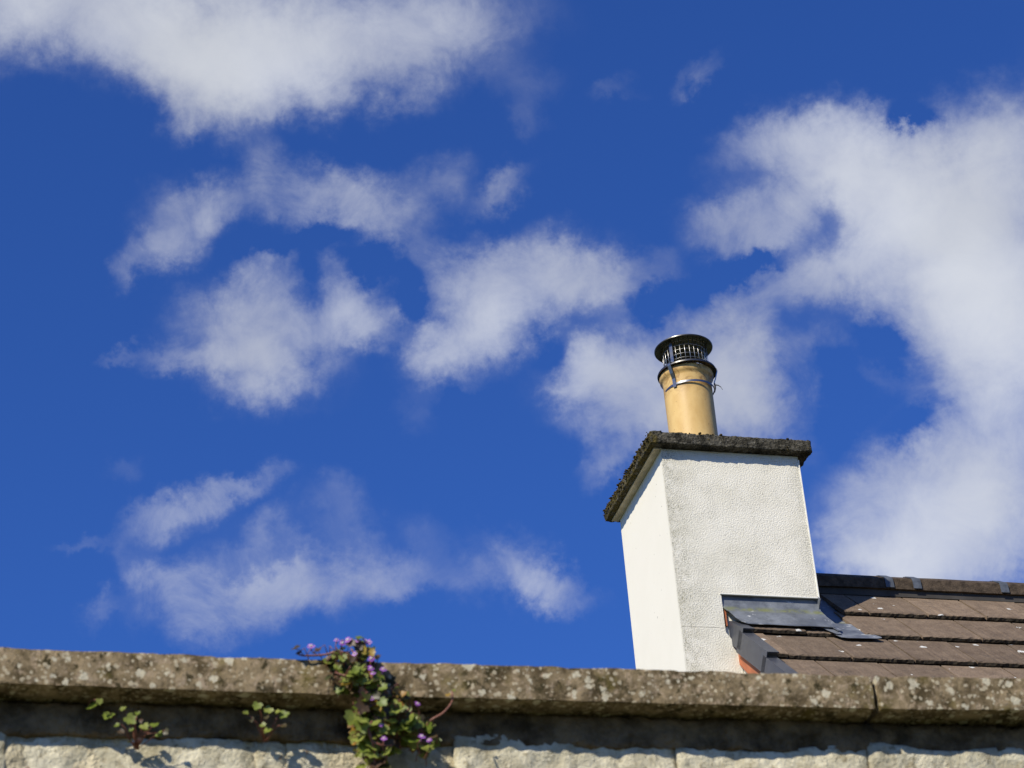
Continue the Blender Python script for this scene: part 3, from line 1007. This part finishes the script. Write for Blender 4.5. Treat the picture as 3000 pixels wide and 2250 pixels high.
tube(bm, [e * 0.1335 + z0 * 0.572 + sd_ * 0.004, e * 0.1345 + z0 * 0.556, e * 0.1335 + z0 * 0.538 - sd_ * 0.002, e * 0.1275 + z0 * 0.516], [0.003, 0.0055, 0.005, 0.0025], 7)
put('band_screw', bm_mesh('band_screw', bm, [M_dark], True), bo)

# ------------------------------------------------------------------ garden wall
PHI = 0.271
wall = put('garden_wall', None, label='cream limewashed stone garden wall capped with lichen spotted coping slabs', cat='garden wall')
wall.location = (-0.04227, 3.66540, 0)
wall.rotation_euler = (0, 0, PHI)
Z0 = 3.2009                      # underside of the coping above the ground
bm = bmesh.new()
add_box(bm, (-3.6, 0.075, 0), (3.9, 0.29, Z0 + 0.004))
core = put('mortar_core', bm_mesh('mortar_core', bm, [M_mortar]), wall)
core_front = rough_box('mortar_joint', (-1.3, 0.0665, Z0 - 0.26), (1.3, 0.09, Z0 - 0.036), 0.008, 0.005, 22, [M_mortar], 3, 0.0)
put('mortar_joint', core_front, wall)
M_bed_shade = mat_plain('shade_brown_bedding', (0.165, 0.115, 0.062), 0.95, var=0.65, scale=18, bmp=0.9, dist=0.012, spec=0.1)
put('bedding_shade_band', rough_box('bedding_shade_band', (-1.3, 0.056, Z0 - 0.056), (1.3, 0.085, Z0 - 0.0003), 0.006, 0.0065, 24, [M_bed_shade], 6, 0.004), wall)  # brown mortar bed, carried lower to paint in darker shade under the coping
# coping: slabs that have each settled a little
slabs = [(-3.45, -2.62, 0, 0), (-2.615, -1.786, 0, 0), (-1.78, -1.082, 0.006, 0.55), (-1.077, -0.249, 0.0048, 0.40), (-0.245, 0.6225, 0.0003, 0.02), (0.632, 1.46, 0.0, -1.4), (1.465, 2.29, 0.014, 0), (2.295, 3.12, 0.012, 0), (3.125, 3.95, 0.012, 0)]
for i, (a0, a1, dz, tilt) in enumerate(slabs):
    vis = -1.2 < a1 and a0 < 1.3
    w = a1 - a0
    me = rough_box('coping_stone', (0, 0, 0), (w, 0.36, 0.0595), 0.009 if vis else 0.06, 0.0024, 24, [M_coping], i + 5, 0.0012)
    o = put('coping_stone', me, wall, loc=(a0, (0.0, 0.002, -0.001)[i % 3], Z0 + dz))
    o.rotation_euler = (R(0.3), R(tilt), R((0.1, -0.15, 0.2)[i % 3]))
    if i == 3:
        o.rotation_euler = (R(0.3), R(0.42), 0)
    if i == 5:
        o.rotation_euler = (R(0.3), R(-1.15), R(0.25))


def stone_mesh(w, h, seed, cell, depth=0.09, bulge=0.012, amp=0.007, wav=0.012):
    """Rubble block: face towards -y at y=0, rounded shoulders, uneven face."""
    nx, nz = max(3, int(w / cell)), max(3, int(h / cell))
    verts, faces = [], []
    off = Vector((seed * 5.3, seed * 2.9, seed * 1.7))
    for i in range(nx + 1):
        for k in range(nz + 1):
            fx, fz = i / nx, k / nz
            ex, ez = abs(2 * fx - 1), abs(2 * fz - 1)
            rx = max(0.0, (ex - (1 - 0.06 / w)) / (0.06 / w)) if w > 0.12 else ex ** 4
            rz = max(0.0, (ez - (1 - 0.05 / h)) / (0.05 / h)) if h > 0.1 else ez ** 4
            p = Vector((fx * w, 0, fz * h))
            q = p + off
            d = bulge * (max(rx, rz) ** 3) * 2.2 + 0.0
            d -= amp * fbm(q * 14, 5) + wav * noise.noise(q * 5.0) + amp * 0.9 * fbm(q * 46, 4) - 0.004 * max(0.0, noise.noise(q * 23) - 0.25)
            jx = 0.005 * noise.noise(q * 9 + Vector((7, 0, 0))) * (1 if i in (0, nx) else 0.3)
            jz = 0.012 * noise.noise(q * 8 + Vector((0, 3, 0))) * (1 if k in (0, nz) else 0.3)
            verts.append((p.x + jx, d, p.z + jz))
    m = nz + 1
    for i in range(nx):
        for k in range(nz):
            faces.append((i * m + k, (i + 1) * m + k, (i + 1) * m + k + 1, i * m + k + 1))
    rim = [i * m for i in range(nx + 1)] + [nx * m + k for k in range(1, nz + 1)] + [i * m + nz for i in range(nx - 1, -1, -1)] + [k for k in range(nz - 1, 0, -1)]
    base = len(verts)
    for r_ in rim:
        x, y, z = verts[r_]
        verts.append((x, depth, z))
    n = len(rim)
    for j in range(n):
        k = (j + 1) % n
        faces.append((rim[k], rim[j], base + j, base + k))
    return mesh('stone', verts, faces, [M_stone], True)


row1 = [(-1.30, -0.7895, 0.057, -0.038), (-0.788, -0.409, 0.064, -0.051), (-0.4075, -0.360, 0.063, -0.056), (-0.3590, -0.0875, 0.062, -0.047), (-0.0865, 0.2845, 0.055, -0.041), (0.2855, 0.6205, 0.056, -0.051), (0.6215, 0.919, 0.049, -0.043), (0.925, 1.30, 0.053, -0.050)]
for i, (a0, a1, b0, top) in enumerate(row1):
    h = 0.19
    me = stone_mesh(a1 - a0, h, 21 + i, 0.005, bulge=0.0015, amp=0.0035, wav=0.010)
    put('stone', me, wall, loc=(a0, b0, Z0 + top - h))
# lower courses, below the frame
rng = random.Random(8)
lib = [stone_mesh(0.40, 0.24, 60 + i, 0.05) for i in range(6)]
z = Z0 - 0.255
row = 0
while z > 0.05:
    h = rng.uniform(0.20, 0.28)
    x = -3.5 + rng.uniform(0, 0.2)
    while x < 3.7:
        w = rng.uniform(0.30, 0.52)
        o = put('stone', rng.choice(lib), wall, loc=(x, 0.055 + rng.uniform(-0.006, 0.008), max(z - h, 0.0)))
        o.scale = (w / 0.40 * 0.97, 1, h / 0.24 * 0.95)
        x += w
    z -= h
for sgn, a0, a1 in ((0, -3.5, -1.31), (1, 1.31, 3.8)):
    x = a0
    while x < a1 - 0.2:
        w = min(rng.uniform(0.3, 0.5), a1 - x)
        o = put('stone', rng.choice(lib), wall, loc=(x, 0.055, Z0 - 0.235))
        o.scale = (w / 0.40 * 0.97, 1, 0.21 / 0.24)
        x += w

# ------------------------------------------------------------------ plants on the wall
def leaf_mesh(seed, mats):
    """Five-lobed ivy-shaped leaf, 1 unit across, stalk end at the origin, blade along +y, face +z."""
    rng = random.Random(seed)
    out = [(0.0, 0.06), (-0.16, -0.06), (-0.34, -0.02), (-0.50, 0.16), (-0.37, 0.30), (-0.46, 0.55), (-0.24, 0.62), (-0.12, 0.80), (0.0, 0.93), (0.13, 0.79), (0.24, 0.62), (0.47, 0.56), (0.37, 0.30), (0.49, 0.15), (0.33, -0.03), (0.15, -0.06)]
    verts = [(0, 0.36, -0.03)]
    cup = rng.uniform(0.10, 0.30)
    for (x, y) in out:
        x *= rng.uniform(0.93, 1.07); y += rng.uniform(-0.03, 0.03)
        d = math.hypot(x, y - 0.36)
        verts.append((x, y, cup * d * d * 1.6 - 0.12 * max(0, y - 0.5) + rng.uniform(-0.03, 0.03)))
    n = len(out)
    faces = [(0, 1 + (i + 1) % n, 1 + i) for i in range(n)]
    return mesh('leaf', verts, faces, mats, True)


def petals_mesh():
    """Two-lipped flower, about 1 unit across: two upright lobes, three spreading below, a short spur."""
    bm = bmesh.new()
    def lobe(ang, ln, wd, tilt):
        d = Vector((math.sin(ang), math.cos(ang), 0)); s_ = Vector((d.y, -d.x, 0))
        z = lambda t_: Vector((0, 0, tilt * t_))
        pts = [s_ * -0.07, d * ln * 0.5 - s_ * wd * 0.42 + z(0.5), d * ln * 0.85 - s_ * wd * 0.45 + z(0.8), d * ln + z(1), d * ln * 0.85 + s_ * wd * 0.45 + z(0.8), d * ln * 0.5 + s_ * wd * 0.42 + z(0.5), s_ * 0.07]
        bm.faces.new([bm.verts.new(p) for p in pts])
    lobe(R(-17), 0.55, 0.30, -0.12); lobe(R(17), 0.55, 0.30, -0.12)
    lobe(R(118), 0.46, 0.38, -0.02); lobe(R(-118), 0.46, 0.38, -0.02); lobe(R(180), 0.50, 0.40, 0.02)
    tube(bm, [(0, 0, 0.0), (0, -0.03, -0.25), (0, -0.12, -0.5), (0, -0.24, -0.62)], [0.13, 0.12, 0.07, 0.03], 6)
    return bm_mesh('petals', bm, [M_petal], True)


def palate_mesh():
    bm = bmesh.new()
    for x in (-0.085, 0.085):
        bmesh.ops.create_uvsphere(bm, u_segments=8, v_segments=5, radius=0.115, matrix=Matrix.Translation((x, -0.06, 0.05)) @ Matrix.Diagonal((0.9, 1.2, 0.8, 1)))
    return bm_mesh('palate', bm, [M_palate], True)


leaf_green = [leaf_mesh(i, [M_leaf]) for i in range(4)]
leaf_dark = [leaf_mesh(i + 10, [M_leaf_dark]) for i in range(2)]
leaf_gold = [leaf_mesh(i + 20, [M_leaf_gold]) for i in range(2)]
ME_PET, ME_PAL = petals_mesh(), palate_mesh()


def aim(o, loc, nrm, up_hint, roll, size):
    z = Vector(nrm).normalized()
    y = Vector(up_hint); y = (y - z * y.dot(z)).normalized()
    x = y.cross(z)
    rot = Matrix((x, y, z)).transposed().to_4x4() @ Matrix.Rotation(roll, 4, 'Z')
    o.matrix_local = Matrix.Translation(loc) @ rot @ Matrix.Diagonal((size, size, size, 1))


def add_leaf(plant, p, size, rng, stalks, root, pal=None, face=(-0.25, -0.85, 0.45), wild=0.6):
    pal = pal or leaf_green
    o = put('leaf', rng.choice(pal), plant)
    n = Vector(face) + Vector((rng.uniform(-1, 1), rng.uniform(-0.5, 0.5), rng.uniform(-1, 1))) * wild
    aim(o, p, n, (rng.uniform(-0.5, 0.5), 0, -1), rng.uniform(-0.9, 0.9), size)
    if root is not None:
        r = Vector(root) - plant.location
        q = Vector(p)
        mid = (q + r) / 2 + Vector((rng.uniform(-0.006, 0.006), -0.008, rng.uniform(-0.004, 0.01)))
        tube(stalks, [r, mid, q], [0.0010, 0.0009, 0.0007], 4)


def add_flower(plant, p, size, rng, stalks, face=(-0.2, -0.9, 0.35)):
    o = put('flower', ME_PET, plant)
    n = Vector(face) + Vector((rng.uniform(-0.4, 0.4), 0, rng.uniform(-0.25, 0.35)))
    aim(o, p, n, (rng.uniform(-0.25, 0.25), 0, 1), 0, size)
    c = put('palate', ME_PAL, o)
    q = Vector(p)
    tube(stalks, [q + Vector((0, 0.004, -0.002)), q + Vector((rng.uniform(-0.006, 0.006), 0.010, -0.010)), q + Vector((rng.uniform(-0.01, 0.01), 0.014, -0.026))], [0.0006, 0.0006, 0.0008], 4)


def make_plant(name, label, group, base):
    o = put(name, None, wall, None)
    o.parent = None
    # plants stand free of the wall in the outliner: world place = wall transform * base
    mw = Matrix.Translation(wall.location) @ Matrix.Rotation(PHI, 4, 'Z') @ Matrix.Translation(base)
    o.location = mw.to_translation()
    o.rotation_euler = (0, 0, PHI)
    o['label'] = label; o['category'] = 'plant'
    if group:
        o['group'] = group
    return o


class Local:
    """Lets leaves be given in wall coordinates relative to the coping's lower front edge."""
    def __init__(self, base):
        self.base = Vector(base)

    def __call__(self, a, b, c):
        return Vector((a, b, Z0 + c)) - self.base


rng = random.Random(21)
base = (-0.247, 0.02, Z0 - 0.02)
L = Local(base)
plant = make_plant('trailing_plant', 'large trailing plant with lilac flowers spilling over the coping joint', 'ivy-leaved plants on the wall', base)
stalks = bmesh.new()
clumps = [  # a, c, half-width, half-height, b range, leaves, size range
    (-0.262, 0.0580, 0.038, 0.022, (-0.045, 0.0), 56, (0.0116, 0.0195)),
    (-0.272, 0.0260, 0.030, 0.022, (-0.045, -0.006), 34, (0.0129, 0.0223)),
    (-0.238, 0.0120, 0.026, 0.024, (-0.045, -0.008), 28, (0.0129, 0.0237)),
    (-0.222, -0.0160, 0.030, 0.020, (-0.045, -0.008), 24, (0.0141, 0.0250)),
    (-0.190, -0.0040, 0.022, 0.012, (-0.035, -0.006), 10, (0.0129, 0.0223)),
    (-0.238, -0.0450, 0.030, 0.026, (-0.040, 0.02), 38, (0.0168, 0.0293)),
    (-0.192, -0.0500, 0.032, 0.030, (-0.030, 0.03), 32, (0.0154, 0.0264)),
    (-0.158, -0.0660, 0.030, 0.030, (-0.020, 0.03), 28, (0.0154, 0.0264)),
    (-0.228, -0.0850, 0.030, 0.020, (-0.020, 0.03), 24, (0.0168, 0.0293)),
    (-0.225, -0.1150, 0.024, 0.018, (-0.010, 0.03), 12, (0.0168, 0.0293)),
]
for (a, c, ra, rc, (b0, b1), n, (s0, s1)) in clumps:
    for i in range(n):
        while True:
            x, y = rng.uniform(-1, 1), rng.uniform(-1, 1)
            if x * x + y * y < 1:
                break
        q = L(a + x * ra, rng.uniform(b0, b1), c + y * rc)
        r = rng.random()
        pal = leaf_dark if r < (0.38 if c > 0.045 else 0.22) else leaf_gold if r > 0.95 else leaf_green
        root = q + plant.location * 0 + Vector((rng.uniform(-0.012, 0.012), 0.012, rng.uniform(-0.016, 0.006)))
        add_leaf(plant, q, rng.uniform(s0, s1) * 1.0, rng, stalks, root + plant.location, pal)
for (a, c, s) in ((-0.352, 0.074, 0.017), (-0.343, 0.069, 0.012), (-0.312, 0.075, 0.013), (-0.322, 0.068, 0.009)):
    q = L(a, -0.006, c)
    add_leaf(plant, q, s, rng, stalks, q + plant.location + Vector((0.015, 0.004, -0.008)), leaf_dark)
flowers = [(-0.290, 0.0730), (-0.281, 0.0680), (-0.272, 0.0740), (-0.256, 0.0740), (-0.243, 0.0730), (-0.238, 0.0710), (-0.331, 0.0610), (-0.236, 0.0430), (-0.237, 0.0260), (-0.234, 0.0180), (-0.2175, 0.0250), (-0.252, -0.024), (-0.236, -0.021), (-0.2245, -0.064), (-0.159, -0.083), (-0.148, -0.089), (-0.252, -0.062), (-0.2195, -0.088), (-0.262, 0.0500), (-0.163, -0.028)]
for (a, c) in flowers:
    add_flower(plant, L(a, -0.045 if c > -0.01 else -0.035, c), rng.uniform(0.010, 0.0155), rng, stalks)
put('leaf_stalks', bm_mesh('leaf_stalks', stalks, [M_stem], True), plant)


def stem(plant, pts, r0, r1):
    bm = bmesh.new()
    pts = [Vector(p) for p in pts]
    fine = []
    for i in range(len(pts) - 1):       # Catmull-Rom through the points
        p0, p1, p2, p3 = pts[max(i - 1, 0)], pts[i], pts[i + 1], pts[min(i + 2, len(pts) - 1)]
        for k in range(6):
            t_ = k / 6
            fine.append(0.5 * ((2 * p1) + (p2 - p0) * t_ + (2 * p0 - 5 * p1 + 4 * p2 - p3) * t_ ** 2 + (3 * p1 - p0 - 3 * p2 + p3) * t_ ** 3))
    fine.append(pts[-1])
    rad = [r0 + (r1 - r0) * i / (len(fine) - 1) for i in range(len(fine))]
    tube(bm, fine, rad, 6)
    return put('stem', bm_mesh('stem', bm, [M_stem], True), plant)


stem(plant, [L(-0.345, -0.006, 0.064), L(-0.335, -0.008, 0.061), L(-0.305, -0.010, 0.0625), L(-0.28, -0.02, 0.064), L(-0.25, -0.02, 0.05)], 0.0012, 0.0022)
stem(plant, [L(-0.245, 0.02, -0.01), L(-0.240, -0.018, 0.01), L(-0.25, -0.022, 0.04), L(-0.262, -0.02, 0.07)], 0.0025, 0.0016)
stem(plant, [L(-0.25, -0.03, 0.024), L(-0.27, -0.034, 0.016), L(-0.29, -0.024, 0.026)], 0.0016, 0.001)
stem(plant, [L(-0.236, -0.03, -0.058), L(-0.243, -0.034, -0.075), L(-0.237, -0.03, -0.092), L(-0.231, -0.015, -0.112), L(-0.232, 0.0, -0.14), L(-0.226, 0.02, -0.19)], 0.0018, 0.0028)
stem(plant, [L(-0.237, -0.03, -0.092), L(-0.222, -0.03, -0.098), L(-0.205, -0.02, -0.094)], 0.0018, 0.0014)
stem(plant, [L(-0.241, -0.035, -0.036), L(-0.228, -0.036, -0.030), L(-0.212, -0.03, -0.021)], 0.0018, 0.0016)
stem(plant, [L(-0.181, -0.02, -0.038), L(-0.174, -0.02, -0.031), L(-0.172, -0.02, -0.024)], 0.0013, 0.001)
stem(plant, [L(-0.150, 0.0, -0.062), L(-0.140, -0.02, -0.050), L(-0.122, -0.026, -0.040), L(-0.108, -0.026, -0.024), L(-0.103, -0.022, -0.010), L(-0.1015, -0.014, 0.004)], 0.0022, 0.0012)
stem(plant, [L(-0.225, 0.0, -0.02), L(-0.20, -0.015, -0.03), L(-0.17, -0.01, -0.05), L(-0.145, -0.005, -0.068)], 0.002, 0.0012)
for (a, b_, c, s, pal) in ((-0.1105, -0.024, -0.006, 0.010, leaf_gold), (-0.099, -0.014, 0.0065, 0.006, leaf_green), (-0.181, -0.03, -0.006, 0.012, leaf_gold), (-0.134, -0.008, -0.052, 0.013, leaf_green)):
    add_leaf(plant, L(a, b_, c), s, rng, bmesh.new(), None, pal)


def sprig(name, label, pts, root, extra_dark=()):
    base = (root[0], 0.06, Z0 + root[1])
    L = Local((base[0], base[1], base[2] + 0.006))
    pl = make_plant(name, label, 'ivy-leaved plants on the wall', base)
    st = bmesh.new()
    for (a, c, s) in pts:
        b_ = rng.uniform(0.004, 0.026)
        add_leaf(pl, L(a, b_, c), s, rng, st, Vector((root[0] + rng.uniform(-0.004, 0.004), 0.05, Z0 + root[1])) - Vector(base) + pl.location, leaf_green, wild=0.35)
    for (a, c, s) in extra_dark:
        add_leaf(pl, L(a, rng.uniform(0.01, 0.035), c), s, rng, st, Vector((root[0], 0.05, Z0 + root[1])) - Vector(base) + pl.location, leaf_dark, wild=0.5)
    put('leaf_stalks', bm_mesh('leaf_stalks', st, [M_stem], True), pl)
    return pl


sprig('trailing_plant', 'small bushy green sprig with reddish stalks, larger of two sprigs left of the flowering plant',
      [(-0.636, -0.026, 0.020), (-0.613, -0.039, 0.021), (-0.588, -0.052, 0.016), (-0.5625, -0.058, 0.014), (-0.617, -0.023, 0.011), (-0.595, -0.026, 0.010), (-0.570, -0.048, 0.015), (-0.602, -0.058, 0.009), (-0.628, -0.046, 0.010), (-0.580, -0.058, 0.011)],
      (-0.592, -0.080), [(-0.623, -0.060, 0.012), (-0.576, -0.040, 0.010), (-0.588, -0.033, 0.008), (-0.60, -0.045, 0.011), (-0.552, -0.050, 0.012), (-0.606, -0.07, 0.009)])
sprig('trailing_plant', 'sparse green sprig of a few leaves, nearer of two sprigs to the flowering plant',
      [(-0.408, -0.010, 0.017), (-0.387, -0.014, 0.017), (-0.363, -0.020, 0.018), (-0.429, -0.018, 0.010), (-0.404, -0.046, 0.011), (-0.388, -0.045, 0.016), (-0.374, -0.018, 0.011)],
      (-0.393, -0.062), [(-0.418, -0.026, 0.011), (-0.395, -0.030, 0.010), (-0.37, -0.042, 0.012)])
sprig('trailing_plant', 'single bright leaf pair hanging alone at the far left under the coping',
      [(-0.658, -0.013, 0.019), (-0.655, -0.010, 0.012)], (-0.667, -0.012))
